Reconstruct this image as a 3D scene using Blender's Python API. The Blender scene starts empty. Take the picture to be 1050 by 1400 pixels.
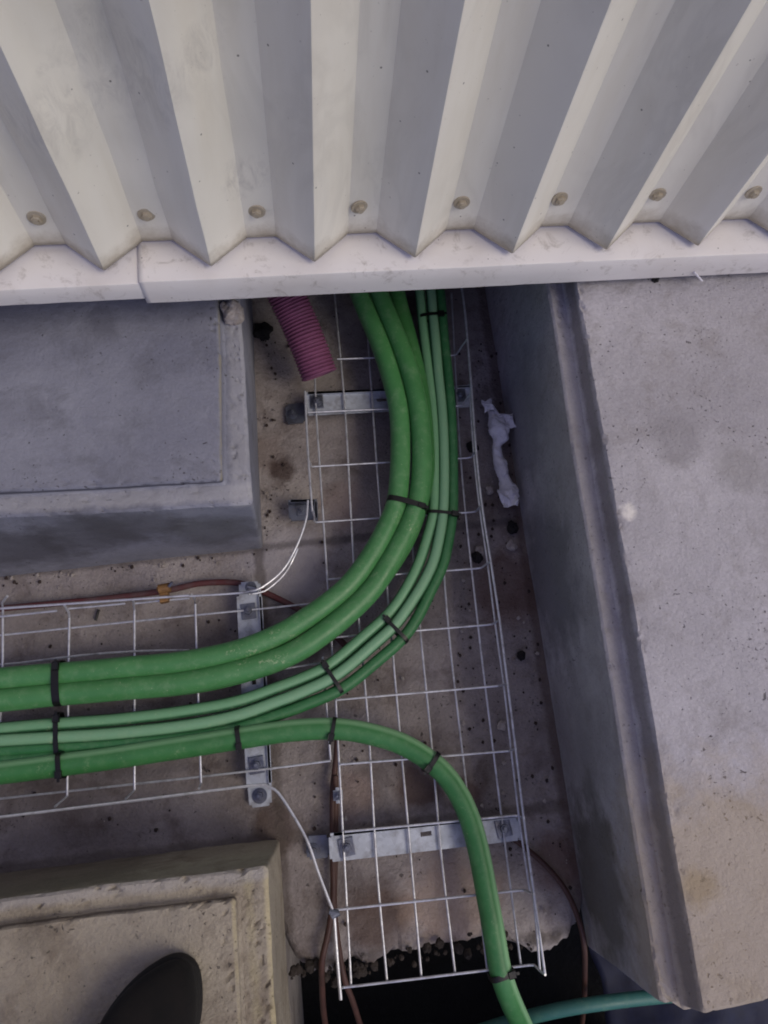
import bpy, bmesh, math, random
from mathutils import Vector, Matrix, noise, Quaternion
random.seed(7)
SC = bpy.context.scene
COL = SC.collection
# ------------------------------------------------------------------ camera
F, H = 980.0, 1.2                      # focal length in photo pixels (1050 x 1400), eye height
def camera_axes():
    n = Vector((440-525, -(1010-700), -F)).normalized(); Z = -n
    p = Vector((600-525, -(396-700), -F)); d = Vector((1, 0.047, 0))
    X = p.cross(d).cross(Z).normalized()
    if X.x < 0: X = -X
    Y = Z.cross(X)
    return X, Y, Z
AX, AY, AZ = camera_axes()
def ray(px, py):
    c = Vector((px-525, -(py-700), -F))
    return Vector((AX.dot(c), AY.dot(c), AZ.dot(c)))
def P(px, py, z=0.0):
    d = ray(px, py); t = (z-H)/d.z
    return Vector((d.x*t, d.y*t, z))
def PY(px, py, y):
    d = ray(px, py); t = y/d.y
    return Vector((d.x*t, y, H+d.z*t))
cam = bpy.data.cameras.new('camera'); camo = bpy.data.objects.new('camera', cam); COL.objects.link(camo)
cam.sensor_fit = 'VERTICAL'; cam.sensor_height = 36.0; cam.lens = 36.0*F/1400
M = Matrix((AX, AY, AZ)).to_4x4()     # rows are the world axes seen from the camera
M.translation = Vector((0, 0, H))
camo.matrix_world = M
cam.clip_start = 0.02; cam.clip_end = 200
SC.camera = camo
# ------------------------------------------------------------------ light
SUN_EL, SUN_AZ = math.radians(52), math.radians(-35)      # azimuth of the sun measured from +x towards +y
w = bpy.data.worlds.new('World'); SC.world = w; w.use_nodes = True
nt = w.node_tree; bg = nt.nodes['Background']
sky = nt.nodes.new('ShaderNodeTexSky'); sky.sky_type = 'NISHITA'; sky.sun_disc = False
sky.sun_elevation = SUN_EL; sky.sun_rotation = math.radians(90)-SUN_AZ
sky.air_density = 1.0; sky.dust_density = 1.5; sky.ozone_density = 1.5
hsv = nt.nodes.new('ShaderNodeHueSaturation'); hsv.inputs['Saturation'].default_value = 0.88; hsv.inputs['Hue'].default_value = 0.545
nt.links.new(sky.outputs[0], hsv.inputs['Color']); nt.links.new(hsv.outputs[0], bg.inputs[0])
bg.inputs[1].default_value = 0.125
sl = bpy.data.lights.new('sun', 'SUN'); so = bpy.data.objects.new('sun', sl); COL.objects.link(so)
sl.energy = 0.92; sl.angle = math.radians(28); sl.color = (1.0, 0.89, 0.70)
sd = Vector((math.cos(SUN_EL)*math.cos(SUN_AZ), math.cos(SUN_EL)*math.sin(SUN_AZ), math.sin(SUN_EL)))
so.rotation_mode = 'QUATERNION'; so.rotation_quaternion = sd.to_track_quat('Z', 'Y')
so.location = sd*5
SC.view_settings.view_transform = 'Standard'; SC.view_settings.look = 'None'
SC.view_settings.exposure = 0.02; SC.view_settings.gamma = 1; SC.view_settings.use_curve_mapping = False
SC.cycles.use_denoising = True; SC.cycles.max_bounces = 8; SC.cycles.pixel_filter_type = 'BLACKMAN_HARRIS'
SC.cycles.filter_width = 1.9
# ------------------------------------------------------------------ materials
def srgb(r, g, b):
    f = lambda c: (c/255/12.92) if c/255 <= 0.04045 else ((c/255+0.055)/1.055)**2.4
    return (f(r), f(g), f(b), 1)
class Mat:
    def __init__(s, name, rough=0.7, metal=0.0):
        s.m = bpy.data.materials.new(name); s.m.use_nodes = True
        s.t = s.m.node_tree; s.b = s.t.nodes['Principled BSDF']
        s.b.inputs['Roughness'].default_value = rough; s.b.inputs['Metallic'].default_value = metal
        s.tc = s.n('ShaderNodeTexCoord')
        s.co = s.tc.outputs['Object']
    def n(s, k, **kw):
        x = s.t.nodes.new(k)
        for a, v in kw.items(): setattr(x, a, v)
        return x
    def l(s, a, b): s.t.links.new(a, b)
    def noise(s, scale, detail=6, rough=0.6, dist=0.0, co=None, stretch=None):
        x = s.n('ShaderNodeTexNoise'); x.inputs['Scale'].default_value = scale
        x.inputs['Detail'].default_value = detail; x.inputs['Roughness'].default_value = rough
        x.inputs['Distortion'].default_value = dist
        src = co or s.co
        if stretch:
            mp = s.n('ShaderNodeMapping'); mp.inputs['Scale'].default_value = stretch
            s.l(src, mp.inputs[0]); src = mp.outputs[0]
        s.l(src, x.inputs['Vector']); return x.outputs['Fac']
    def ramp(s, fac, stops, interp='LINEAR'):
        x = s.n('ShaderNodeValToRGB'); x.color_ramp.interpolation = interp
        e = x.color_ramp.elements
        while len(e) < len(stops): e.new(0.5)
        for i, (p, c) in enumerate(stops):
            e[i].position = p; e[i].color = c if isinstance(c, tuple) else (c, c, c, 1)
        s.l(fac, x.inputs[0]); return x.outputs[0]
    def mix(s, a, b, fac, mode='MIX'):
        x = s.n('ShaderNodeMix', data_type='RGBA', blend_type=mode)
        for sock, v in ((x.inputs[6], a), (x.inputs[7], b), (x.inputs[0], fac)):
            if isinstance(v, (tuple, float, int)): sock.default_value = v
            else: s.l(v, sock)
        return x.outputs[2]
    def math(s, op, a, b=0.0, c=None):
        x = s.n('ShaderNodeMath', operation=op)
        for i, v in enumerate((a, b, c)):
            if v is None: continue
            if isinstance(v, (float, int)): x.inputs[i].default_value = v
            else: s.l(v, x.inputs[i])
        return x.outputs[0]
    def bump(s, h, dist, strength=1.0, prev=None):
        x = s.n('ShaderNodeBump'); x.inputs['Distance'].default_value = dist; x.inputs['Strength'].default_value = strength
        s.l(h, x.inputs['Height'])
        if prev is not None: s.l(prev, x.inputs['Normal'])
        return x.outputs[0]
    def blob(s, centre, r, wob=0.3, wscale=18):
        """a soft round mask about a point (object space), its edge broken by noise"""
        d = s.n('ShaderNodeVectorMath', operation='DISTANCE'); s.l(s.co, d.inputs[0]); d.inputs[1].default_value = centre
        nn = s.noise(max(wscale, min(120.0, 1.1/r)), 5, 0.65)
        v = s.math('ADD', s.math('DIVIDE', d.outputs['Value'], r), s.math('MULTIPLY', s.math('SUBTRACT', nn, 0.5), wob*4))
        return s.ramp(v, [(0.55, 1.0), (1.0, 0.0)])
    def band(s, a, b, r, wob=0.25, wscale=30):
        """a mask along the line a-b, r wide, its edge broken by noise"""
        a, b = Vector(a), Vector(b); n = (b-a).normalized()
        sub = s.n('ShaderNodeVectorMath', operation='SUBTRACT'); s.l(s.co, sub.inputs[0]); sub.inputs[1].default_value = a
        cr = s.n('ShaderNodeVectorMath', operation='CROSS_PRODUCT'); s.l(sub.outputs[0], cr.inputs[0]); cr.inputs[1].default_value = n
        ln = s.n('ShaderNodeVectorMath', operation='LENGTH'); s.l(cr.outputs[0], ln.inputs[0])
        nn = s.noise(wscale, 5, 0.65)
        v = s.math('ADD', s.math('DIVIDE', ln.outputs['Value'], r), s.math('MULTIPLY', s.math('SUBTRACT', nn, 0.5), wob*4))
        return s.ramp(v, [(0.5, 1.0), (1.0, 0.0)])
    def color(s, c):
        if isinstance(c, tuple): s.b.inputs['Base Color'].default_value = c
        else: s.l(c, s.b.inputs['Base Color'])
    def normal(s, nrm): s.l(nrm, s.b.inputs['Normal'])

def concrete(name, c1, c2, dirt, seed=0.0, speck=0.5, rough_amt=1.0, stains_shade=(), fine=1.0, bands=(), world_origin=(0, 0, 0)):
    m = Mat(name, 0.88)
    mp = m.n('ShaderNodeMapping'); mp.inputs['Location'].default_value = (seed, seed*1.7, seed*.6)
    geo = m.n('ShaderNodeNewGeometry'); m.co = geo.outputs['Position']
    m.l(m.co, mp.inputs[0]); raw = m.co; m.co = mp.outputs[0]
    big = m.noise(4.5, 7, 0.62, 0.3)
    col = m.mix(c1, c2, m.ramp(big, [(0.36, 0.0), (0.64, 1.0)]))
    med = m.noise(19, 6, 0.65, 0.4)
    col = m.mix(col, dirt, m.ramp(med, [(0.50, 0.0), (0.74, 0.75)]))
    # grain
    g = m.noise(230, 3, 0.7)
    col = m.mix(col, m.ramp(g, [(0.3, 0.78), (0.7, 1.18)]), 0.55*fine, 'MULTIPLY')
    # small voids and specks, unevenly strewn
    def specks(scale, lo, where, wlo, dist):
        f = m.noise(scale, 3, 0.55, dist)
        k = m.math('ADD', f, m.math('MULTIPLY', m.ramp(m.noise(where, 4, 0.6), [(wlo, 0.0), (wlo+0.3, 1.0)]), 0.10*speck))
        return m.ramp(k, [(lo, 0.0), (lo+0.03, 1.0)])
    pit = specks(75, 0.745, 8, 0.42, 0.5); pit2 = specks(210, 0.722, 11, 0.40, 0.2)
    anyp = m.math('MAXIMUM', pit, pit2)
    col = m.mix(col, srgb(56, 51, 50), m.math('MULTIPLY', anyp, 0.7))
    m.co = raw
    for (cen, r, c, amt) in stains_shade:  # real stains, plus shade painted onto block faces
        col = m.mix(col, c, m.math('MULTIPLY', m.blob(cen, r), amt))
    for (a, b, r, c, amt) in bands:
        col = m.mix(col, c, m.math('MULTIPLY', m.band(a, b, r), amt))
    m.co = mp.outputs[0]
    m.color(col)
    h = m.math('ADD', m.math('MULTIPLY', m.noise(60, 6, 0.7), 1.0), m.math('MULTIPLY', g, 0.35))
    n1 = m.bump(h, 0.006*rough_amt, 0.75)
    n2 = m.bump(m.math('MULTIPLY', anyp, -1.0), 0.002, 0.8, n1)
    m.normal(n2)
    return m
def W(px, py, z): return tuple(P(px, py, z))

MAT = {}
warm = srgb(176, 158, 118)
MAT['slab'] = concrete('base slab concrete', srgb(174, 165, 162), srgb(132, 123, 120), srgb(92, 78, 72), 3.1, 1.0, 1.6, stains_shade=[
    (W(390, 770, 0), 0.085, srgb(178, 172, 176), 0.75), (W(700, 800, 0), 0.09, srgb(100, 72, 62), 0.6), (W(690, 700, 0), 0.05, srgb(84, 68, 62), 0.5),
    (W(570, 1075, 0), 0.045, srgb(84, 62, 56), 0.75), (W(515, 1255, 0), 0.06, srgb(92, 72, 62), 0.7), (W(480, 1090, 0), 0.05, srgb(150, 128, 120), 0.5),
    (W(375, 1130, 0), 0.05, srgb(84, 68, 60), 0.8), (W(712, 895, 0), 0.011, srgb(20, 17, 17), 0.95), (W(620, 1230, 0), 0.09, srgb(176, 152, 134), 0.6),
    (W(470, 690, 0), 0.05, srgb(150, 128, 122), 0.5), (W(420, 870, 0), 0.05, srgb(80, 62, 58), 0.7), (W(355, 620, 0), 0.05, srgb(120, 104, 96), 0.6),
    (W(385, 640, 0), 0.028, srgb(66, 46, 40), 0.8), (W(760, 1180, 0), 0.05, srgb(110, 80, 66), 0.6), (W(640, 1085, 0), 0.035, srgb(90, 66, 58), 0.7)],
    bands=[(W(420, 1326, 0), W(720, 1292, 0), 0.020, srgb(66, 58, 50), 0.75), (W(384, 1150, 0), W(398, 1330, 0), 0.012, srgb(84, 74, 66), 0.6), (W(0, 1190, 0), W(384, 1146, 0), 0.012, srgb(84, 74, 66), 0.5), (W(0, 786, 0), W(358, 748, 0), 0.010, srgb(86, 80, 80), 0.6), (W(672, 470, 0), W(800, 1250, 0), 0.016, srgb(80, 62, 54), 0.6)])
lite, front_shade = srgb(192, 190, 190), srgb(74, 72, 76)
MAT['block_left'] = concrete('grey block concrete', srgb(142, 143, 154), srgb(122, 123, 136), srgb(104, 104, 112), 11.0, 0.8, 0.5, stains_shade=[
    (W(120, 740, .15), 0.10, front_shade, 0.6), (W(290, 735, .12), 0.09, srgb(84, 84, 84), 0.6), (W(0, 760, .12), 0.12, front_shade, 0.7), (W(180, 728, .17), 0.09, front_shade, 0.6), (W(140, 440, .25), 0.03, srgb(100, 100, 112), 0.5)],  # shade on the front face painted as dark patches
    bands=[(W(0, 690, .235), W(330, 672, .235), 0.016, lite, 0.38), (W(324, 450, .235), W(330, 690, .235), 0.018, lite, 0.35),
           (W(0, 674, .245), W(304, 658, .245), 0.006, srgb(70, 70, 80), 0.8), (W(303, 430, .25), W(306, 655, .25), 0.006, srgb(150, 142, 116), 0.6)], fine=0.6)  # step's shadow line and warm-lit edge painted as bands
MAT['block_right'] = concrete('pale block concrete', srgb(190, 186, 190), srgb(168, 164, 168), srgb(146, 140, 138), 23.0, 1.0, 0.8, stains_shade=[
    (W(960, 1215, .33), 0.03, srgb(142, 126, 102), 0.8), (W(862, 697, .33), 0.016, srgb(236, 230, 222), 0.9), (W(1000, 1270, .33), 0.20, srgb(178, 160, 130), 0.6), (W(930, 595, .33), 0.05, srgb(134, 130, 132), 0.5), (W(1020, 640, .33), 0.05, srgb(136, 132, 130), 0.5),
    (W(745, 1000, .10), 0.17, srgb(110, 107, 105), 0.45), (W(730, 790, .10), 0.16, srgb(96, 94, 98), 0.7), (W(700, 560, .10), 0.15, srgb(112, 112, 118), 0.5), (W(790, 1200, .10), 0.15, srgb(78, 74, 64), 0.8)],  # shade of the left side face painted as dark patches
    bands=[(W(858, 1374, .19), W(715, 400, .19), 0.12, srgb(112, 110, 114), 0.3), (W(954, 1378, .303), W(783, 400, .303), 0.019, srgb(98, 90, 90), 0.55), (W(918, 1378, .285), W(760, 400, .285), 0.011, srgb(180, 174, 174), 0.4)], fine=0.9)  # side and riser shade and the lit ledge painted into the colour
MAT['block_near'] = concrete('stained block concrete', srgb(180, 169, 150), srgb(150, 140, 124), srgb(112, 98, 82), 37.0, 1.1, 1.2, stains_shade=[
    (W(180, 1290, .26), 0.08, srgb(158, 150, 138), 0.5), (W(60, 1160, .1), 0.2, srgb(98, 88, 74), 0.6)],
    bands=[(W(340, 1230, .24), W(352, 1400, .24), 0.010, srgb(190, 178, 136), 0.45), (W(322, 1235, .25), W(332, 1400, .25), 0.006, srgb(200, 186, 140), 0.5), (W(368, 1190, .235), W(380, 1400, .235), 0.010, srgb(204, 190, 146), 0.55),  # yellow rims: part stain, part warm light put into the colour
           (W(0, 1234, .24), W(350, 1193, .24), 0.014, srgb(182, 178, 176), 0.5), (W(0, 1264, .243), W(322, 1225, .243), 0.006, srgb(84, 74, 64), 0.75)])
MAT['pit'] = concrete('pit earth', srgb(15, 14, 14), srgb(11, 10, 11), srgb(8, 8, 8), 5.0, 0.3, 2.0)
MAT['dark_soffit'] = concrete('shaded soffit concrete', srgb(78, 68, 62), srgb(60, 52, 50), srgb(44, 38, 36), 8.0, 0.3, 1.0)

def painted_metal(name, base, grime, seed, top=False):
    m = Mat(name, 0.42)
    mp = m.n('ShaderNodeMapping'); mp.inputs['Location'].default_value = (seed, seed, seed)
    m.l(m.co, mp.inputs[0]); m.co = mp.outputs[0]
    st = m.noise(9, 6, 0.6, 0.3, stretch=(2.2, 1, 0.35) if not top else (1, 1, 1))
    col = m.mix(base, grime, m.ramp(st, [(0.45, 0.0), (0.8, 0.55)]))
    fl = m.noise(160, 3, 0.6)
    col = m.mix(col, srgb(110, 100, 88), m.ramp(fl, [(0.70, 0.0), (0.78, 0.6)]))
    v = m.n('ShaderNodeTexVoronoi'); v.inputs['Scale'].default_value = 40; m.l(m.co, v.inputs['Vector'])
    col = m.mix(col, srgb(66, 56, 48), m.ramp(v.outputs['Distance'], [(0.035, 0.75), (0.06, 0.0)]))
    m.color(col)
    if not top:
        sw = m.noise(6, 5, 0.55, 2.2, stretch=(1.6, 1, 0.6))
        sm = m.ramp(m.math('ABSOLUTE', m.math('SUBTRACT', sw, 0.5)), [(0.0, 1.0), (0.09, 0.0)])
        area = m.ramp(m.noise(3.1, 3, 0.5), [(0.45, 0.0), (0.6, 1.0)])
        col = m.mix(col, srgb(132, 126, 118), m.math('MULTIPLY', m.math('MULTIPLY', sm, area), 0.10))
        keep = m.co; m.co = m.n('ShaderNodeNewGeometry').outputs['Position']
        for (px, py, rr, amt) in ((335, 248, 0.035, 0.5), (362, 300, 0.016, 0.4), (175, 90, 0.07, 0.35), (60, 150, 0.06, 0.35), (270, 60, 0.03, 0.4), (1000, 285, 0.03, 0.4)):
            pc = tuple(PY(px, py, P(492, 318, 0.40).y-0.01))
            msk = m.math('MULTIPLY', m.blob(pc, rr, 0.4, 26), m.ramp(m.noise(55, 6, 0.75, 1.2, stretch=(1, 1, 0.45)), [(0.40, 0.0), (0.62, 1.0)]))
            col = m.mix(col, srgb(128, 124, 124), m.math('MULTIPLY', msk, amt*0.6))
        m.co = keep
        z = m.n('ShaderNodeSeparateXYZ'); m.l(m.tc.outputs['Object'], z.inputs[0])
        low = m.ramp(m.math('ADD', z.outputs[2], m.math('MULTIPLY', m.math('SUBTRACT', m.noise(30, 5, 0.7), 0.5), 0.05)), [(0.0, 0.7), (0.030, 0.0)])
        col = m.mix(col, srgb(150, 136, 112), low); m.color(col)
    else:
        gr = m.ramp(m.noise(38, 6, 0.7, 0.6), [(0.56, 0.0), (0.72, 0.6)])
        col = m.mix(col, srgb(148, 138, 126), gr); m.color(col)
    m.l(m.ramp(m.noise(25, 5), [(0.3, 0.34), (0.7, 0.6)]), m.b.inputs['Roughness'])
    m.normal(m.bump(m.noise(7, 3, 0.5), 0.01, 0.18))
    return m
MAT['cladding'] = painted_metal('cream painted cladding', srgb(234, 230, 219), srgb(212, 204, 186), 2.0)
MAT['grimy'] = painted_metal('grimy painted screw', srgb(214, 206, 190), srgb(150, 140, 124), 4.0)
MAT['flashing'] = painted_metal('white painted flashing', srgb(228, 223, 219), srgb(200, 190, 180), 5.0, True)

def galv(name, c=srgb(176, 180, 188), rough=0.42, seed=0.0):
    m = Mat(name, rough, 0.85)
    v = m.n('ShaderNodeTexVoronoi'); v.inputs['Scale'].default_value = 120; m.l(m.co, v.inputs['Vector'])
    sp = m.ramp(v.outputs['Color'], [(0.2, 0.86), (0.8, 1.06)])
    col = m.mix(c, sp, 0.8, 'MULTIPLY')
    col = m.mix(col, srgb(112, 104, 100), m.ramp(m.noise(45, 5, 0.65), [(0.5, 0.0), (0.78, 0.7)]))
    m.color(col)
    m.l(m.ramp(m.noise(60, 4), [(0.3, rough-0.08), (0.7, rough+0.2)]), m.b.inputs['Roughness'])
    m.normal(m.bump(m.noise(260, 3), 0.0006, 0.5))
    return m
MAT['wire'] = galv('galvanised wire', srgb(214, 215, 221), 0.36)
MAT['wire'].b.inputs['Metallic'].default_value = 0.6
MAT['bracket'] = galv('galvanised bracket steel', srgb(186, 191, 200), 0.55)
MAT['bracket'].b.inputs['Metallic'].default_value = 0.45
MAT['bolt'] = galv('dull zinc bolt', srgb(118, 122, 134), 0.38)

def cable_mat(name, c, dark, stripe=None, centre=0.0, width=0.1, scuff=0.3, rough=0.42):
    """uv.x runs round the cable with 0.5 on top; a printed second colour when stripe is given"""
    m = Mat(name, rough)
    uv = m.n('ShaderNodeSeparateXYZ'); m.l(m.tc.outputs['UV'], uv.inputs[0])
    col = m.mix(c, dark, m.ramp(m.noise(22, 5, 0.6), [(0.35, 0.0), (0.75, 0.6)]))
    if stripe:
        d = m.math('ABSOLUTE', m.math('SUBTRACT', uv.outputs[0], centre))
        col = m.mix(col, stripe, m.ramp(d, [(width, 1.0), (width+0.05, 0.0)]))
    du = m.noise(70, 6, 0.72, 0.2)
    col = m.mix(col, srgb(150, 176, 140), m.math('MULTIPLY', m.ramp(du, [(0.5, 0.0), (0.8, 1.0)]), scuff))
    sc = m.noise(16, 5, 0.75, 0.5, stretch=(1, 1, 1)); scr = m.math('MULTIPLY', m.ramp(sc, [(0.60, 0.0), (0.66, 1.0)]), m.ramp(m.noise(240, 4, 0.75), [(0.5, 0.0), (0.62, 1.0)]))
    col = m.mix(col, srgb(176, 192, 150), m.math('MULTIPLY', scr, min(1.0, scuff*1.8)))
    sp = m.noise(330, 2, 0.5)
    col = m.mix(col, srgb(196, 206, 168), m.math('MULTIPLY', m.ramp(sp, [(0.70, 0.0), (0.76, 1.0)]), scuff))
    m.color(col)
    m.l(m.ramp(du, [(0.3, rough-0.06), (0.75, rough+0.25)]), m.b.inputs['Roughness'])
    m.normal(m.bump(m.noise(90, 4), 0.0009, 0.4))
    return m
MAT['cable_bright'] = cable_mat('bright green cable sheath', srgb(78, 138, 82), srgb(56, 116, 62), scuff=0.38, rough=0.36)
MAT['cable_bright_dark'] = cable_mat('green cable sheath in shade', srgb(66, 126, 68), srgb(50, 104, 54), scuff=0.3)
MAT['cable_sage'] = cable_mat('sage striped cable sheath', srgb(58, 104, 70), srgb(44, 90, 58), srgb(112, 162, 120), 0.47, 0.11, 0.3)
MAT['cable_sage2'] = cable_mat('pale sage striped cable sheath', srgb(58, 104, 70), srgb(44, 90, 58), srgb(122, 168, 130), 0.5, 0.12, 0.35)
MAT['cable_dark'] = cable_mat('dark green cable sheath', srgb(56, 118, 70), srgb(42, 98, 56), scuff=0.25)
MAT['cable_stripe'] = cable_mat('green cable with pale edge stripe', srgb(62, 126, 70), srgb(46, 104, 56), srgb(132, 180, 132), 0.66, 0.05, 0.22)
MAT['cable_teal'] = cable_mat('turquoise cable sheath', srgb(62, 116, 108), srgb(48, 98, 94), scuff=0.2)

def plain(name, c, rough=0.6, c2=None, sc=40, bump=0.0006, metal=0.0):
    m = Mat(name, rough, metal)
    m.color(m.mix(c, c2 or tuple(x*0.6 for x in c[:3])+(1,), m.ramp(m.noise(sc, 5), [(0.35, 0.0), (0.75, 0.9)])))
    m.normal(m.bump(m.noise(sc*4, 4), bump, 0.6))
    return m
MAT['tie'] = plain('black nylon tie', srgb(13, 13, 14), 0.45)
MAT['brown'] = plain('brown cable sheath', srgb(80, 52, 45), 0.6, srgb(58, 38, 33))
MAT['maroon'] = plain('dusty maroon cable sheath', srgb(92, 44, 46), 0.7, srgb(96, 80, 80))
MAT['copper'] = plain('tarnished brass clip', srgb(150, 112, 66), 0.55, srgb(92, 66, 44), 60, 0.001, 0.3)
MAT['conduit'] = plain('magenta plastic conduit', srgb(134, 78, 110), 0.7, srgb(108, 60, 88))
MAT['wrap'] = plain('white plastic wrap', srgb(228, 226, 232), 0.4, srgb(196, 194, 204), 50, 0.004)
MAT['stone'] = plain('broken mortar', srgb(176, 168, 162), 0.9, srgb(120, 108, 100), 70, 0.002)
MAT['crumb'] = plain('crumbled concrete', srgb(58, 50, 45), 0.95, srgb(30, 26, 24), 60, 0.002)
MAT['soot'] = plain('black grit', srgb(24, 20, 20), 0.8)
MAT['grit'] = plain('brown grit', srgb(58, 46, 42), 0.9)
MAT['tarp'] = plain('navy tarpaulin', srgb(24, 30, 62), 0.7, srgb(15, 18, 42))
MAT['shoe'] = plain('dark worn leather', srgb(20, 15, 12), 1.0, srgb(4, 4, 4), 26, 0.0015)
MAT['sole'] = plain('dark rubber sole', srgb(26, 23, 20), 0.9)
MAT['trouser'] = plain('dark trouser cloth', srgb(44, 46, 54), 0.9, srgb(30, 32, 38), 80, 0.001)
# ------------------------------------------------------------------ object helpers
ORG = {}
def link(o, parent=None):
    COL.objects.link(o)
    if parent is not None: o.parent = parent
    return o
def tag(o, label=None, cat=None, group=None, kind=None):
    for k, v in (('label', label), ('category', cat), ('group', group), ('kind', kind)):
        if v: o[k] = v
    return o
def thing(name, loc, label, cat, group=None):
    o = bpy.data.objects.new(name, None); link(o); o.location = loc; o.empty_display_size = 0.02
    ORG[o.name] = Vector(loc)
    return tag(o, label, cat, group)
def mesh(name, verts, faces, mat, parent=None, smooth=True, uvs=None, origin=None, sharp=32):
    org = ORG[root_of(parent).name] if parent is not None else (Vector(origin) if origin is not None else None)
    if org is None:
        xs = [v[0] for v in verts]; ys = [v[1] for v in verts]; zs = [v[2] for v in verts]
        org = Vector(((min(xs)+max(xs))/2, (min(ys)+max(ys))/2, min(zs)))
    me = bpy.data.meshes.new(name)
    me.from_pydata([(v[0]-org.x, v[1]-org.y, v[2]-org.z) for v in verts], [], faces)
    if uvs is not None:
        l = me.uv_layers.new(name='UVMap')
        flat = []
        for poly in faces:
            us = [uvs[i] for i in poly]
            if max(u[0] for u in us)-min(u[0] for u in us) > 0.5:
                us = [(u[0]+1 if u[0] < 0.5 else u[0], u[1]) for u in us]
            for u in us: flat += [u[0], u[1]]
        l.data.foreach_set('uv', flat)
    me.materials.append(MAT[mat].m)
    if smooth:
        me.shade_smooth()
        if sharp: me.set_sharp_from_angle(angle=math.radians(sharp))
    o = bpy.data.objects.new(name, me); link(o, parent)
    if parent is None:
        o.location = org; ORG[o.name] = org
    return o
def root_of(o):
    while o.parent is not None: o = o.parent
    return o
def spline(pts, step=0.006):
    """Catmull-Rom through 3D points, resampled"""
    pts = [Vector(p) for p in pts]
    q = [pts[0]*2-pts[1]]+pts+[pts[-1]*2-pts[-2]]
    out = []
    for i in range(1, len(q)-2):
        a, b, c, d = q[i-1], q[i], q[i+1], q[i+2]
        n = max(1, int((c-b).length/step))
        for k in range(n):
            t = k/n
            out.append(0.5*((2*b)+(c-a)*t+(2*a-5*b+4*c-d)*t*t+(3*b-a-3*c+d)*t**3))
    out.append(pts[-1]); return out
def tube_data(path, r, seg=12, cap=True, flat=1.0):
    V, Fc, U = [], [], []
    L = 0.0; prev = None; side = None
    for i, p in enumerate(path):
        t = (path[min(i+1, len(path)-1)]-path[max(i-1, 0)]).normalized()
        s = t.cross(Vector((0, 0, 1)))
        if s.length < 0.25 and side is not None: s = side-t*side.dot(t)
        elif s.length < 0.25: s = Vector((1, 0, 0))-t*t.x
        s.normalize(); side = s; up = s.cross(t).normalized()
        if prev is not None: L += (p-prev).length
        prev = p
        rr = r(i/(len(path)-1)) if callable(r) else r
        for k in range(seg):
            a = 2*math.pi*k/seg        # k/seg = 0.5 on top
            V.append(p+s*(math.sin(a)*rr)-up*(math.cos(a)*rr*flat)); U.append((k/seg, L))
        if i:
            b = (i-1)*seg
            for k in range(seg):
                Fc.append((b+k, b+(k+1) % seg, b+seg+(k+1) % seg, b+seg+k))
    if cap:
        Fc.append(tuple(range(seg-1, -1, -1))); b = len(V)-seg; Fc.append(tuple(b+k for k in range(seg)))
    return V, Fc, U
def tube(name, path, r, mat, parent=None, seg=12, smooth=True, flat=1.0):
    V, Fc, U = tube_data(path, r, seg, True, flat)
    return mesh(name, V, Fc, mat, parent, smooth, U)
class MB:
    """collects several closed pieces into one mesh"""
    def __init__(s): s.v, s.f = [], []
    def add(s, V, Fc):
        b = len(s.v); s.v += list(V); s.f += [tuple(i+b for i in f) for f in Fc]
    def box(s, c, ax, ay, az, bev=0.0):
        """c centre; ax, ay, az half extents as vectors; bevelled through an inset top"""
        c = Vector(c); bm = bmesh.new(); bmesh.ops.create_cube(bm, size=2)
        Mx = Matrix((ax, ay, az)).transposed()
        for v in bm.verts: v.co = Mx @ v.co+c
        if bev: bmesh.ops.bevel(bm, geom=list(bm.edges), offset=bev, segments=2, affect='EDGES', profile=0.6)
        bm.verts.ensure_lookup_table(); bm.verts.index_update()
        s.add([v.co.copy() for v in bm.verts], [tuple(v.index for v in f.verts) for f in bm.faces]); bm.free()
    def cyl(s, c, r, h, ax=Vector((0, 0, 1)), seg=16, r2=None):
        ax = Vector(ax).normalized(); u = ax.orthogonal().normalized(); v = ax.cross(u); r2 = r if r2 is None else r2
        e = min(r, h)*0.18
        rings = [(r, 0), (r, h-e), (max(r2-e, 0.0001), h)]
        V = []
        for rr, hh in rings:
            for k in range(seg):
                a = 2*math.pi*k/seg; V.append(Vector(c)+ax*hh+u*(math.cos(a)*rr)+v*(math.sin(a)*rr))
        Fc = [tuple(range(seg-1, -1, -1)), tuple(2*seg+k for k in range(seg))]
        for j in range(2):
            for k in range(seg): Fc.append((j*seg+k, j*seg+(k+1) % seg, (j+1)*seg+(k+1) % seg, (j+1)*seg+k))
        s.add(V, Fc)
    def build(s, name, mat, parent=None, smooth=False, origin=None):
        return mesh(name, s.v, s.f, mat, parent, smooth, None, origin)
def nz(p, s, o=0.0): return noise.noise(Vector((p[0]*s+o, p[1]*s+o*1.3, p[2]*s-o)))
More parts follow.
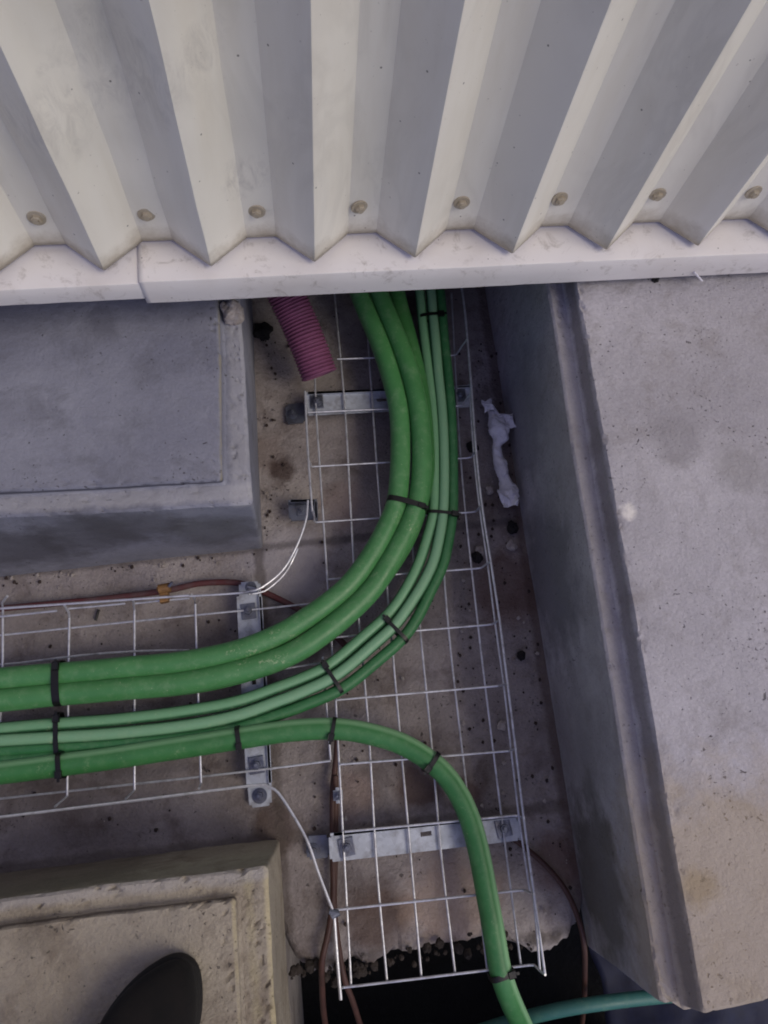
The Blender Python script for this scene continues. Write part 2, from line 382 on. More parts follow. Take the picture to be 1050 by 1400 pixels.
# ------------------------------------------------------------------ concrete blocks
def poly_ring(corners, r, n):
    """closed ring through 2D corners, corner radius r, n samples per side and 6 per corner"""
    out = []; k = len(corners)
    for i in range(k):
        a, b, c = (Vector(corners[j % k][:2]) for j in (i-1, i, i+1))
        u = (a-b).normalized(); v = (c-b).normalized()
        p0, p2 = b+u*r, b+v*r
        for q in range(6):
            t = q/6; out.append(p0*(1-t)**2+b*2*t*(1-t)+p2*t*t)
        nb = Vector(corners[(i+1) % k][:2]); e = nb+(b-nb).normalized()*r
        for q in range(n): out.append(p2.lerp(e, q/n))
    return out
def block(name, base, z0, lip, zl, inner, top, zt, mat, label, n=200, seed=0.0, chip=0.003, rough=0.0016):
    inset = lambda c, d: [Vector(p[:2])+((sum((Vector(q[:2]) for q in c), Vector((0, 0)))/len(c)-Vector(p[:2])).normalized())*d for p in c]
    rings = [(base, z0, 0.006, 1, 0), ([Vector(b[:2]).lerp(Vector(l[:2]), 0.97) for b, l in zip(base, lip)], z0+(zl-z0)*0.965, 0.006, 34, 0.4),
             (lip, zl-0.003, 0.008, 2, 1), (inset(lip, 0.006), zl, 0.008, 2, 1), (inset(inner, -0.004), zl-0.001, 0.006, 10, 0.3), (inner, zl+0.003, 0.006, 2, 0.5),
             (top, zt-0.004, 0.006, 6, 1), (inset(top, 0.005), zt, 0.006, 2, 1), (inset(top, 0.03), zt, 0.01, 6, 0)]
    R = [(poly_ring([Vector(p[:2]) for p in c], r, n), z, rows, ch) for c, z, r, rows, ch in rings]
    N = len(R[0][0]); V = []; Fc = []; rowi = 0
    def put(ring, z, ch, kk=1.0):
        nonlocal rowi
        for j, p in enumerate(ring):
            q = Vector((p.x, p.y, z))
            c = 0.0
            if ch > 0:
                e = nz(q, 60, seed)+0.9*nz(q, 150, seed+4)
                c = -max(0.0, e-0.30)*chip*2.0*ch+nz(q, 12, seed+9)*0.0005*ch
            q += Vector((nz(q, 7, seed), nz(q, 7, seed+20), nz(q, 7, seed+40)))*rough*kk
            q += Vector((nz(q, 45, seed+3), nz(q, 45, seed+23), nz(q, 45, seed+43)))*rough*0.3*kk
            q.z += c
            V.append(q)
        if rowi:
            b = (rowi-1)*N
            for j in range(N): Fc.append((b+j, b+(j+1) % N, b+N+(j+1) % N, b+N+j))
        rowi += 1
    prev = None
    for ring, z, rows, ch in R:
        if prev is None: put(ring, z, 0)
        else:
            for t in range(1, rows+1):
                f = t/rows
                put([a.lerp(b, f) for a, b in zip(prev[0], ring)], prev[1]*(1-f)+z*f, prev[2]*(1-f)+ch*f)
        prev = (ring, z, ch)
    cen = sum(prev[0], Vector((0, 0)))/N
    rows = 40
    for t in range(1, rows):
        f = t/rows; put([a.lerp(cen, f) for a in prev[0]], zt, 0)
    V.append(Vector((cen.x, cen.y, zt))); b = (rowi-1)*N
    for j in range(N): Fc.append((b+j, b+(j+1) % N, len(V)-1))
    Fc.append(tuple(range(N-1, -1, -1)))
    o = mesh(name, V, Fc, mat)
    return tag(o, label, 'concrete block')
ZL, ZT = 0.235, 0.253
lc0, lc1 = P(346, 690, ZL), P(325, 426, ZL)
# far left block: front edge runs left in the photo, right edge runs back under the flashing
def ext(a, b, d): return a+(b-a).normalized()*d
fl = P(0, 806, ZL)      # lip front edge far left (photo row of the dark face's top)
A0 = P(346, 690, ZL); A1 = ext(A0, P(0, 707, ZL), 1.0); A2 = ext(A0, P(329, 420, ZL), 0.62)
def quad(corner, far_side, far_back, z=None):
    return [far_side, corner, far_back, far_side+(far_back-corner)]
lipL = quad(A0, A1, A2)
B0 = P(358, 748, 0); B1 = ext(B0, P(0, 788, 0), 1.0); B2 = ext(B0, P(349, 520, 0), 0.7); baseL = quad(B0, B1, B2)
I0 = P(304, 657, ZT); I1 = ext(I0, P(0, 672, ZT), 0.95); I2 = ext(I0, P(300, 440, ZT), 0.62); topL = quad(I0, I1, I2)
J0 = P(308, 661, ZL); J1 = ext(J0, P(0, 678, ZL), 0.95); J2 = ext(J0, P(304, 440, ZL), 0.62); innL = quad(J0, J1, J2)
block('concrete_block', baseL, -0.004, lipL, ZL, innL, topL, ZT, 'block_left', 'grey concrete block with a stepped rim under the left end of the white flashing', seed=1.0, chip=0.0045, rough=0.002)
# near left block, yellowed along its right rim by stain and painted warm light, a shoe stands on it
ZN, ZM = 0.235, 0.25
N0 = P(366, 1183, ZN); N1 = ext(N0, P(0, 1229, ZN), 1.0); N2 = ext(N0, P(378, 1400, ZN), 0.6)
bN0 = P(382, 1147, 0); bN1 = ext(bN0, P(0, 1195, 0), 1.0); bN2 = ext(bN0, P(398, 1400, 0), 0.7)
tN0 = P(322, 1227, ZM); tN1 = ext(tN0, P(0, 1268, ZM), 0.95); tN2 = ext(tN0, P(330, 1400, ZM), 0.6)
jN0 = P(325, 1223, ZN); jN1 = ext(jN0, P(0, 1264, ZN), 0.95); jN2 = ext(jN0, P(333, 1400, ZN), 0.6)
def quadN(c, s, f): return [s+(f-c), f, c, s]
block('concrete_block', quadN(bN0, bN1, bN2), -0.004, quadN(N0, N1, N2), ZN, quadN(jN0, jN1, jN2), quadN(tN0, tN1, tN2), ZM, 'block_near',
      'stained concrete block with yellowish right rim and a dark shoe standing on it', seed=5.0, chip=0.006, rough=0.0028)
# tall right block
ZR, ZS = 0.285, 0.322
r0, r1 = P(905, 1374, ZR), P(750, 400, ZR)
lipR = [r0, r0+Vector((0.8, 0.02, 0)), r0+Vector((0.8, 1.5, 0)), ext(r0, r1, 1.35)]
b0, b1 = P(812, 1303, 0), P(672, 445, 0)
baseR = [b0, b0+Vector((0.85, 0.02, 0)), b0+Vector((0.85, 1.5, 0)), ext(b0, b1, 1.35)]
i0, i1 = P(934, 1378, ZR), P(772, 400, ZR)
innR = [i0+Vector((0, .001, 0)), i0+Vector((0.7, 0.022, 0)), i0+Vector((0.7, 1.45, 0)), ext(i0, i1, 1.3)]
t0, t1 = P(962, 1388, ZS), P(790, 400, ZS)
topR = [t0, t0+Vector((0.68, 0.03, 0)), t0+Vector((0.68, 1.45, 0)), ext(t0, t1, 1.3)]
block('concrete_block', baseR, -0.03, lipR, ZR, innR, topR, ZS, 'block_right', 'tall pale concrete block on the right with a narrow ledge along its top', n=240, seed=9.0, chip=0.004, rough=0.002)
# ------------------------------------------------------------------ base slab with a broken front edge, pit below
def slab():
    edge_px = [(300, 1290), (386, 1278), (396, 1300), (412, 1322), (430, 1336), (462, 1330), (485, 1318), (512, 1322), (540, 1308), (575, 1306), (600, 1296), (640, 1292),
               (680, 1286), (712, 1296), (735, 1308), (760, 1304), (782, 1288), (797, 1264), (803, 1235), (808, 1216), (900, 1200)]
    E = [P(x, y, 0) for x, y in edge_px]
    def edge_y(x):
        for a, b in zip(E, E[1:]):
            if a.x <= x <= b.x:
                t = (x-a.x)/(b.x-a.x); return a.y*(1-t)+b.y*t
        return E[0].y if x < E[0].x else E[-1].y
    x0, x1, y1 = -0.95, 1.05, 1.15
    nx, ny = 360, 260
    V, Fc = [], []
    for i in range(nx+1):
        x = x0+(x1-x0)*i/nx
        ye = edge_y(x)+0.006*noise.noise(Vector((x*40, 0, 0)))+0.004*noise.noise(Vector((x*110, 3, 0)))
        for j in range(ny+1):
            t = j/ny; y = ye+(y1-ye)*t
            z = 0.0025*nz((x, y, 0), 6)+0.0016*nz((x, y, 0), 22, 3)+0.0009*nz((x, y, 0), 70, 7)
            d = y-ye
            z -= 0.020*math.exp(-d/0.012)+max(0, nz((x, y, 1), 30, 5))*0.03*math.exp(-d/0.03)+abs(nz((x, y, 1), 85, 9))*0.012*math.exp(-d/0.02)
            V.append((x, y, z-0.004))
    W_ = ny+1
    for i in range(nx):
        for j in range(ny): Fc.append((i*W_+j, (i+1)*W_+j, (i+1)*W_+j+1, i*W_+j+1))
    # broken face
    rows = 12; base = len(V)
    for i in range(nx+1):
        x, y, z = V[i*W_]
        for k in range(1, rows+1):
            q = (x, y, -k*0.012)
            V.append((x+0.004*nz(q, 40, 2), y+0.012*nz(q, 24, 6)+0.004*k/rows+0.006*nz(q, 70, 8), z-k*0.013))
    for i in range(nx):
        for k in range(rows):
            a = i*W_ if k == 0 else base+i*rows+k-1; b = (i+1)*W_ if k == 0 else base+(i+1)*rows+k-1
            Fc.append((a, base+i*rows+k, base+(i+1)*rows+k, b))
    tag(mesh('slab_floor', V, Fc, 'slab'), kind='structure')
slab()
def grid(name, x0, x1, y0, y1, z, n, amp, mat, fn=None):
    V, Fc = [], []
    for i in range(n+1):
        for j in range(n+1):
            x = x0+(x1-x0)*i/n; y = y0+(y1-y0)*j/n
            V.append((x, y, z+(fn(x, y) if fn else amp*nz((x, y, 0), 5)+amp*0.4*nz((x, y, 0), 20, 4))))
    for i in range(n):
        for j in range(n): Fc.append((i*(n+1)+j, (i+1)*(n+1)+j, (i+1)*(n+1)+j+1, i*(n+1)+j+1))
    return mesh(name, V, Fc, mat)
fx, fy = P(393, 1400, 0).x-0.006, P(386, 1300, 0).y
mb = MB(); mb.box(((fx-1.1)/2, (fy-1.2)/2, -0.31), Vector(((fx+1.1)/2, 0, 0)), Vector((0, (fy+1.2)/2, 0)), Vector((0, 0, 0.30)), 0.006)
tag(mb.build('block_footing', 'slab'), kind='structure')
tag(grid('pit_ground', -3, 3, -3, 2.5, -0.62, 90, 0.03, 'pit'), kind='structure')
tag(grid('pit_shade_bank', -3, 0.62, -3, -0.66, -0.03, 40, 0.03, 'pit'), kind='structure')  # unseen near bank, added to cut sky light in the pit
bk = bpy.data.objects['pit_shade_bank'].modifiers.new('depth', 'SOLIDIFY'); bk.thickness = 0.58; bk.offset = -1
# concrete sill behind, below the cladding, closing the trench
YF = P(492, 318, 0.40).y        # plane of the cladding's flats
YT = P(498, 354, 0.40).y        # line of the rib tips
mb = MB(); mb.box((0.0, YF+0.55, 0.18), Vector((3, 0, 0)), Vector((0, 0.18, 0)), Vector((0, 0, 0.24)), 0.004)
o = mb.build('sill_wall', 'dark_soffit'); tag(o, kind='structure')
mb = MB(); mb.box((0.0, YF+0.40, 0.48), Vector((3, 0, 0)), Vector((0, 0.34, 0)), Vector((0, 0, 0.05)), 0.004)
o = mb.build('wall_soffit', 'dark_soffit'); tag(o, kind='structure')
# ------------------------------------------------------------------ cladding
ZB = 0.40
xt = [P(430, 358, ZB).x, P(568, 352, ZB).x, P(700, 345, ZB).x, P(828, 337, ZB).x]
pitch = (xt[3]-xt[0])/3; X0 = sum(x-i*pitch for i, x in enumerate(xt))/4
def cladding():
    root = thing('corrugated_wall', (X0, YF, ZB), 'cream corrugated metal wall with pointed ribs and a row of screws', 'wall')
    V, Fc = [], []
    prof = []          # (x, depth)
    fw = 0.019
    for i in range(-9, 14):
        x = X0+i*pitch; h = pitch/2
        prof += [(x-h, 0.0), (x-h+fw-0.0025, 0.0), (x-h+fw+0.0005, 0.0014)]
        for k in range(1, 6): prof.append((x-h+fw+(h-fw-0.0016)*k/5, 0.0014+(1-0.03-0.0014)*k/5))
        prof += [(x, 1.0)]
        for k in range(5, 0, -1): prof.append((x+h-fw-(h-fw-0.0016)*k/5, 0.0014+(1-0.03-0.0014)*k/5))
        prof += [(x+h-fw-0.0005, 0.0014), (x+h-fw+0.0025, 0.0)]
    D = YF-YT
    zs = [ZB+0.008*k for k in range(50)]+[ZB+0.4+0.06*k for k in range(1, 36)]
    W_ = len(prof)
    for z in zs:
        for (x, d) in prof:
            y = YF-d*D; xx = x
            # the two left ribs are knocked about
            g = max(0.0, min(1.0, (0.0-(x-X0+0.07))/0.06+0.5))*max(0, min(1, (z-ZB-0.02)/0.09))
            if g > 0:
                y += g*(1.0 if d < 0.95 else 0.15)*(0.011*noise.noise(Vector((x*16, z*7, 1)))+0.003*noise.noise(Vector((x*38, z*13, 5))))
                xx += g*0.0012*noise.noise(Vector((x*14, z*9, 9)))
            y += 0.0009*noise.noise(Vector((x*9, z*5, 2)))
            V.append((xx, y, z))
    for j in range(len(zs)-1):
        for i in range(W_-1): Fc.append((j*W_+i, j*W_+i+1, (j+1)*W_+i+1, (j+1)*W_+i))
    s = mesh('cladding_sheet', V, Fc, 'cladding', root, smooth=True)
    s.modifiers.new('thickness', 'SOLIDIFY').thickness = 0.0012
    s.modifiers['thickness'].offset = 1.0
    # screws
    sm = None
    for i, (px, py) in enumerate([(50, 297), (200, 292), (351, 288), (491, 282), (631, 276), (765, 271), (899, 265), (1030, 262)]):
        c = PY(px, py, YF-0.001)
        mbw = MB(); mbw.cyl((0, 0, 0), 0.0108, 0.0024, (0, -1, 0), 24)
        mbh = MB(); mbh.cyl((0, -0.0024, 0), 0.0064, 0.0048, (0, -1, 0), 6); mbh.cyl((0, -0.0072, 0), 0.0042, 0.0012, (0, -1, 0), 10)
        if sm is None:
            a = mbw.build('screw', 'grimy', None, True, (0, 0, 0)); b = mbh.build('screw_head', 'grimy', None, False, (0, 0, 0))
            sm = (a.data, b.data); bpy.data.objects.remove(a); bpy.data.objects.remove(b)
        a = bpy.data.objects.new('screw', sm[0]); link(a, root); a.location = c-ORG[root.name]
        a.rotation_euler = (0.12*(i % 3-1), i*0.7, 0.1*(i % 2))
        b = bpy.data.objects.new('screw_head', sm[1]); link(b, a)
    return root
cladding()
# flashing: a sloping white shelf that turns down into a drip face
def flashing(name, pxl, pxr, ztop, label, drop_px, zoff, ext_l=0, ext_r=0):
    z1 = ztop
    a, b = P(pxl[0], pxl[1], z1), P(pxr[0], pxr[1], z1)
    dirx = (b-a).normalized()
    if ext_l: a = a-dirx*ext_l
    if ext_r: b = b+dirx*ext_r
    prof = [(YF+0.02, ZB+0.012+zoff), (YF+0.004, ZB+0.010+zoff)]
    n = 240; V = []; Fc = []
    low = []
    for i in range(n+1):
        t = i/n; p = a.lerp(b, t)
        yf = p.y; x = p.x
        wv = 0.0009*noise.noise(Vector((x*6, 0, zoff*50)))+0.0004*noise.noise(Vector((x*25, 0, 2)))
        zf = z1+wv
        drop = drop_px
        dd = drop+0.0006*noise.noise(Vector((x*30, 5, 0)))
        yb = YF+0.03; zb = ZB-0.004+zoff*0.3
        R = 0.0012
        pts = [(yb, zb), ((yb+yf)/2, (zb+zf)/2+wv), (yf+R, zf), (yf+R*0.3, zf-R*0.35), (yf, zf-R), (yf-0.0015, zf-dd*0.5), (yf+0.000, zf-dd), (yf+0.012, zf-dd-0.001)]
        for (y, z) in pts: V.append((x, y+0.0, z))
    k = 8
    for i in range(n):
        for j in range(k-1): Fc.append((i*k+j, i*k+j+1, (i+1)*k+j+1, (i+1)*k+j))
    o = mesh(name, V, Fc, 'flashing')
    md = o.modifiers.new('thickness', 'SOLIDIFY'); md.thickness = 0.0014; md.offset = 0
    tag(o, label, 'flashing')
    return o
# right piece lies over the left one
zfl = ZB-0.012
q = P(600, 369, zfl); low = PY(600, 396, q.y)
DROP = zfl-low.z
flashing('drip_flashing', (190, 386), (1050, 346), zfl, 'long white metal flashing under the ribs, its cut end lapping over the shorter piece', DROP, 0.004, 0, 0.8)
q = P(100, 392, zfl-0.004); low = PY(100, 412, q.y)
flashing('drip_flashing', (0, 397), (192, 388), zfl-0.004, 'short white metal flashing at far left, tucked beneath the longer piece', zfl-0.004-low.z, 0.0, 0.9, 0.05)
# ------------------------------------------------------------------ wire mesh trays
ZW = 0.050; RW = 0.00172; ZC = ZW+0.0038; ZU = 0.094; ZMID = 0.074
def wires(root, name, lst, z, r=RW, jit=0.0):
    for pts in lst:
        pp = [P(p[0], p[1], p[2] if len(p) > 2 else z) for p in pts]
        tube(name, spline(pp, 0.03) if len(pp) > 2 else [pp[0].lerp(pp[1], k/6)+Vector((0, 0, random.uniform(-1, 1)*0.0005)) for k in range(7)], r, 'wire', root, 8)
tr = thing('wire_tray', P(600, 1000, ZW), 'long galvanised wire mesh tray running down the trench from the flashing to the hole', 'cable tray')
tr_long = [[(454, 889), (432, 560)], [(432, 560), (428, 440)], [(459, 957), (454, 889)], [(459, 957), (480, 1347)],
           [(457, 400), (472, 564), (484, 773), (503, 985), (514, 1172), (529, 1341)],
           [(499, 400), (510, 564), (520, 697), (537, 893), (558, 1131), (576, 1335)],
           [(543, 400), (552, 564), (565, 760), (590, 1017), (603, 1167), (622, 1329)],
           [(583, 400), (594, 590), (611, 835), (635, 1053), (650, 1190), (666, 1324)],
           [(617, 400), (630, 629), (653, 850), (688, 1135), (712, 1320)]]
wires(tr, 'long_wire', tr_long, ZW)
# cross wires turn up at their right ends to meet the rails
RAILT = [(629, 380), (636, 430), (645, 537), (651, 617), (659, 691), (671, 768), (683, 848), (694, 935), (705, 1024), (716, 1118), (730, 1222), (745, 1332)]
RAILM = [(642, 537), (648, 622), (656, 696), (667, 773), (677, 852), (689, 938), (699, 1027), (710, 1120), (725, 1222)]
cross = [((461, 491), (621, 486), (639, 464)), ((421, 564), (629, 555), (645, 537)), ((427, 638), (642, 626), (651, 617)), ((432, 714), (648, 700), (659, 691)), ((448, 792), (655, 777), (671, 768)),
         ((400, 876), (670, 854), (683, 848)), ((459, 957), (679, 938), (694, 935)), ((465, 1045), (693, 1027), (705, 1024)), ((471, 1137), (705, 1115), (716, 1118)), ((459, 1244), (713, 1217), (730, 1222)), ((469, 1350), (727, 1319), (745, 1332))]
for a, b, c in cross:
    p0, p1 = P(a[0], a[1], ZC), P(b[0], b[1], ZC); p2 = P(c[0], c[1], ZU)
    k = (p1-p0).normalized()
    tube('cross_wire', [p0, p0.lerp(p1, .33)+Vector((0, 0, .0005)), p0.lerp(p1, .66), p1-k*0.004, p1+k*0.003+Vector((0, 0, 0.003)), p1.lerp(p2, 0.25)+k*0.002, p1.lerp(p2, .6), p2+Vector((0, 0, .002))], RW, 'wire', tr, 8)
tube('side_rail', spline([P(x, y, ZU) for x, y in RAILT], 0.02), RW*1.15, 'wire', tr, 8)
tube('side_rail', spline([P(x, y, ZMID) for x, y in RAILM], 0.02), RW, 'wire', tr, 8)
tube('side_rail', spline([P(729, 1222, ZMID), P(734, 1275, ZMID), P(738, 1326, ZMID)], 0.02), RW, 'wire', tr, 8)
tube('side_rail', spline([P(417, 535, ZU), P(420, 600, ZU), P(424, 660, ZU), P(427, 699, ZU)], 0.02), RW*1.1, 'wire', tr, 8)
tube('side_rail', spline([P(457, 1254, ZU), P(461, 1310, ZU), P(466, 1367, ZU)], 0.02), RW*1.3, 'wire', tr, 8)
for a, b in [((421, 564), (418, 552)), ((427, 638), (421, 628)), ((432, 714), (427, 697)), ((469, 1350), (465, 1352)), ((459, 1244), (456, 1254))]:
    p0, p1 = P(a[0], a[1], ZC), P(b[0], b[1], ZU)
    tube('side_wire', [p0, p0.lerp(p1, .1)+Vector((-.002, 0, 0)), p0.lerp(p1, .5), p1], RW, 'wire', tr, 8)
tl = thing('wire_tray', P(150, 950, ZW), 'short galvanised wire mesh tray coming in from the left under the green cables', 'cable tray')
wires(tl, 'long_wire', [[(-60, 874), (15, 867), (140, 854), (267, 841), (400, 828), (462, 821)], [(-60, 1100), (0, 1092), (274, 1062), (400, 1047), (452, 1040)],
                        [(-60, 914), (30, 906), (110, 896, .056), (190, 890, .06), (259, 889, ZW)], [(-60, 965), (120, 945), (330, 922), (448, 905)], [(-60, 1012), (200, 985), (445, 958)], [(-60, 1060), (200, 1025), (449, 1000)],
                        [(441, 898), (446, 960), (452, 1039)], ], ZW)
for pts in [((10, 815), (4, 832), (4, 900), (0, 1000), (-4, 1120)), ((88, 827), (95, 845), (94, 904), (92, 1088), (75, 1103)), ((182, 820), (184, 835), (184, 960), (184, 1080), (172, 1092)), ((262, 813), (267, 826), (271, 950), (275, 1070), (272, 1078))]:
    q = [P(pts[0][0], pts[0][1], ZU), P(pts[1][0]-1, pts[1][1]-8, ZMID), P(pts[1][0], pts[1][1], ZC), P(pts[2][0], pts[2][1], ZC), P(pts[3][0], pts[3][1], ZC), P(pts[4][0], pts[4][1], ZU-0.02)]
    tube('cross_wire', q, RW*1.05, 'wire', tl, 8)
tube('side_rail', spline([P(-60, 838, ZU), P(0, 832, ZU), P(130, 823, ZU), P(259, 814, ZU)], .02), RW*1.15, 'wire', tl, 8)
tube('side_rail', spline([P(-60, 848, ZMID), P(10, 842, ZMID), P(78, 835, ZMID)], .02), RW, 'wire', tl, 8)
tube('side_rail', spline([P(94, 832, ZMID), P(130, 829, ZMID), P(171, 825, ZMID)], .02), RW, 'wire', tl, 8)
tube('side_rail', spline([P(185, 825, ZMID), P(220, 821, ZMID), P(259, 818, ZMID)], .02), RW, 'wire', tl, 8)
# long bottom rail of the left tray, bent across to the right tray
tube('bent_rail', spline([P(-60, 1124, ZU), P(0, 1117, ZU), P(180, 1095, ZU), P(320, 1077, ZU), P(362, 1073, ZU), P(375, 1079, ZU), P(388, 1094, ZU), P(418, 1145, ZU), P(436, 1195, ZU), P(457, 1250, ZU)], .008), RW*1.2, 'wire', tl, 8)
tube('bent_rail', spline([P(259, 815, ZU), P(324, 811, ZU), P(342, 808, ZU+.006), P(358, 803, ZU+.006), P(386, 780, ZU), P(405, 748, ZU), P(418, 712, ZU), P(421, 684, ZU)], .008), RW*1.05, 'wire', tl, 8)
tube('bent_rail', spline([P(341, 812, ZU), P(362, 808, ZU-.004), P(387, 787, ZU-.01), P(400, 766, ZU-.012), P(407, 750, ZU-.006)], .008), RW*.9, 'wire', tl, 8)
for c, zz in [((456, 1248), ZU), ((344, 805), ZU)]:
    mb = MB()
    for k in range(3):
        p = P(c[0]+k*1.5, c[1]-3+k*3.5, zz); mb.cyl(p-Vector((0.006, 0, 0)), 0.0042, 0.012, (1, 0.3*(k-1), 0), 10)
    mb.build('wire_knot', 'bolt', tl, True)
# ------------------------------------------------------------------ support brackets
def bolt(root, px, py, z, ang=0.0, s=1.0, plate=True):
    c = P(px, py, z); u = Vector((math.cos(ang), math.sin(ang), 0)); v = Vector((-u.y, u.x, 0))
    r = None
    mb = MB()
    if plate: mb.box(c+Vector((0, 0, 0.0016)), u*0.0115*s, v*0.0125*s, Vector((0, 0, 0.0016)), 0.0009)
    else: mb.cyl(c, 0.0115*s, 0.0022, (0, 0, 1), 20)
    pl = mb.build('clamp_plate' if plate else 'washer', 'bolt', root)
    mb = MB(); mb.cyl(c+Vector((0, 0, .0032)), 0.0092*s, 0.0018, (0, 0, 1), 20); mb.cyl(c+Vector((0, 0, .005)), 0.0068*s, 0.0055*s, (0, 0, 1), 6); mb.cyl(c+Vector((0, 0, .0105)), 0.0034*s, 0.004*s, (0, 0, 1), 12)
    mb.build('bolt', 'bolt', pl)
def bar(root, c4, z, th=0.003, slot=None, flange=None, mat='bracket'):
    """flat bar from four photo corners (in order round), rounded edges, optional slot"""
    c = [P(x, y, z) for x, y in c4]
    bm = bmesh.new()
    vs = [bm.verts.new(p) for p in c]
    f = bm.faces.new(vs)
    if f.normal.z < 0: f.normal_flip()
    bm.normal_update()
    r = bmesh.ops.extrude_face_region(bm, geom=[f]); 
    for e in r['geom']:
        if isinstance(e, bmesh.types.BMVert): e.co.z -= th
    bmesh.ops.recalc_face_normals(bm, faces=bm.faces)
    vert = [e for e in bm.edges if abs((e.verts[0].co-e.verts[1].co).z) > th*0.5]
    bmesh.ops.bevel(bm, geom=vert, offset=0.004, segments=4, affect='EDGES')
    bmesh.ops.bevel(bm, geom=[e for e in bm.edges if len(e.link_faces) == 2 and e.calc_face_angle(0) > 1.2], offset=0.0005, segments=2, affect='EDGES')
    bm.verts.index_update()
    o = mesh('bar', [v.co.copy() for v in bm.verts], [tuple(v.index for v in f.verts) for f in bm.faces], mat, root, False); bm.free()
    if slot:
        a, b = P(*slot[0], z), P(*slot[1], z)
        cen = (a+b)/2; u = (b-a)/2; v = Vector((-u.y, u.x, 0)).normalized()*0.0032
        mb = MB(); mb.box(cen-Vector((0, 0, th/2)), u, v, Vector((0, 0, th)), 0.0)
        cut = mb.build('slot', 'soot', root)
        md = o.modifiers.new('slot', 'BOOLEAN'); md.operation = 'DIFFERENCE'; md.object = cut
        dg = bpy.context.evaluated_depsgraph_get(); bpy.context.view_layer.update()
        me = bpy.data.meshes.new_from_object(o.evaluated_get(bpy.context.evaluated_depsgraph_get()))
        o.modifiers.clear(); o.data = me; bpy.data.objects.remove(cut)
    return o
ZBAR = 0.044
br = thing('support_bracket', P(580, 1145, 0), 'flat galvanised bar with a slot, bolted under the lower end of the long tray', 'bracket', 'tray brackets')
bar(br, [(449, 1141), (451, 1179), (712, 1149), (709, 1118)], ZBAR, slot=((575, 1141), (590, 1139)))
bar(br, [(452, 1140), (452, 1143), (709, 1119), (709, 1113)], ZBAR+.007, 0.008)
bolt(br, 474, 1158, ZBAR, 0.1); bolt(br, 688, 1132, ZBAR, 0.1)
bar(br, [(418, 1143), (420, 1176), (452, 1172), (450, 1141)], 0.006, 0.004, mat='bolt'); bolt(br, 428, 1163, 0.006, 0, 0.9, False)
for x, y in ((455, 1160), (705, 1132)):
    mb = MB(); mb.box(P(x, y, 0.022), Vector((0.002, 0, 0)), Vector((0, 0.015, 0)), Vector((0, 0, 0.019)), 0.0005); mb.build('upright', 'bracket', br)
bu = thing('support_bracket', P(530, 550, 0), 'bluish galvanised bar below the magenta conduit, passing beneath the thick green cables', 'bracket', 'tray brackets')
bar(bu, [(417, 537), (419, 568), (646, 556), (644, 528)], ZBAR, slot=((515, 547), (529, 546)))
bar(bu, [(417, 536), (417, 539), (646, 530), (646, 526)], ZBAR+.006, 0.007)
bolt(bu, 433, 550, ZBAR, 0.0); bolt(bu, 628, 541, ZBAR, 0)
bar(bu, [(390, 553), (391, 580), (418, 577), (417, 550)], 0.006, 0.004, mat='bolt'); bolt(bu, 400, 566, 0.006, 0, 0.8, False)
for x, y in ((421, 552), (640, 541)):
    mb = MB(); mb.box(P(x, y, 0.022), Vector((0.002, 0, 0)), Vector((0, 0.014, 0)), Vector((0, 0, 0.019)), 0.0005); mb.build('upright', 'bracket', bu)
bl = thing('support_bracket', P(345, 960, 0), 'galvanised bar running up and down beneath the short left tray where the cables bend', 'bracket', 'tray brackets')
bar(bl, [(323, 812), (337, 1078), (371, 1074), (356, 812)], ZBAR)
bar(bl, [(353, 812), (367, 1075), (372, 1074), (358, 812)], ZBAR+.006, 0.007)
bolt(bl, 340, 836, ZBAR, 0.05); bolt(bl, 351, 1046, ZBAR, 0.05)
bar(bl, [(338, 1072), (341, 1105), (372, 1101), (370, 1070)], 0.010, 0.004); bolt(bl, 355, 1088, 0.010, 0, 1.0, False)
bar(bl, [(326, 796), (327, 812), (357, 811), (356, 794)], 0.030, 0.004); bolt(bl, 343, 803, 0.05, 0, 0.8, False)
for x, y in ((351, 1070), (342, 815)):
    mb = MB(); mb.box(P(x, y, 0.024), Vector((0.014, 0, 0)), Vector((0, 0.002, 0)), Vector((0, 0, 0.017)), 0.0005); mb.build('upright', 'bracket', bl)
mb = MB()
mb.box(P(347, 925, ZBAR+.001), Vector((0.003, 0, 0)), Vector((0.0, 0.012, 0)), Vector((0, 0, 0.0015)), 0)
mb.build('slot', 'soot', bl)
bs = thing('wall_clip', P(420, 697, 0), 'small dull steel clip on the slab holding the cut left rail of the long tray', 'clip')
bar(bs, [(394, 684), (395, 712), (434, 710), (433, 683)], 0.03, 0.004, mat='bolt')
bar(bs, [(394, 683), (394, 687), (433, 686), (433, 682)], 0.046, 0.014, mat='bolt')
bar(bs, [(429, 683), (430, 711), (435, 711), (434, 682)], 0.05, 0.018, mat='bolt')
bolt(bs, 412, 698, 0.03, 0.1, 0.7)
mb = MB(); mb.box(P(415, 697, 0.013), Vector((0.015, 0, 0)), Vector((0, 0.012, 0)), Vector((0, 0, 0.012)), 0.002); mb.build('foot', 'bolt', bs)
bc = thing('wire_clip', P(461, 1088, 0), 'tiny galvanised clip over the brown cable beside the long tray', 'clip')
bar(bc, [(455, 1077), (456, 1099), (469, 1098), (468, 1076)], 0.036, 0.003); bolt(bc, 461, 1088, 0.036, 0, 0.5)
mb = MB(); mb.box(P(462, 1088, 0.016), Vector((0.002, 0, 0)), Vector((0, 0.008, 0)), Vector((0, 0, 0.017)), 0.0); mb.build('stem', 'bolt', bc)
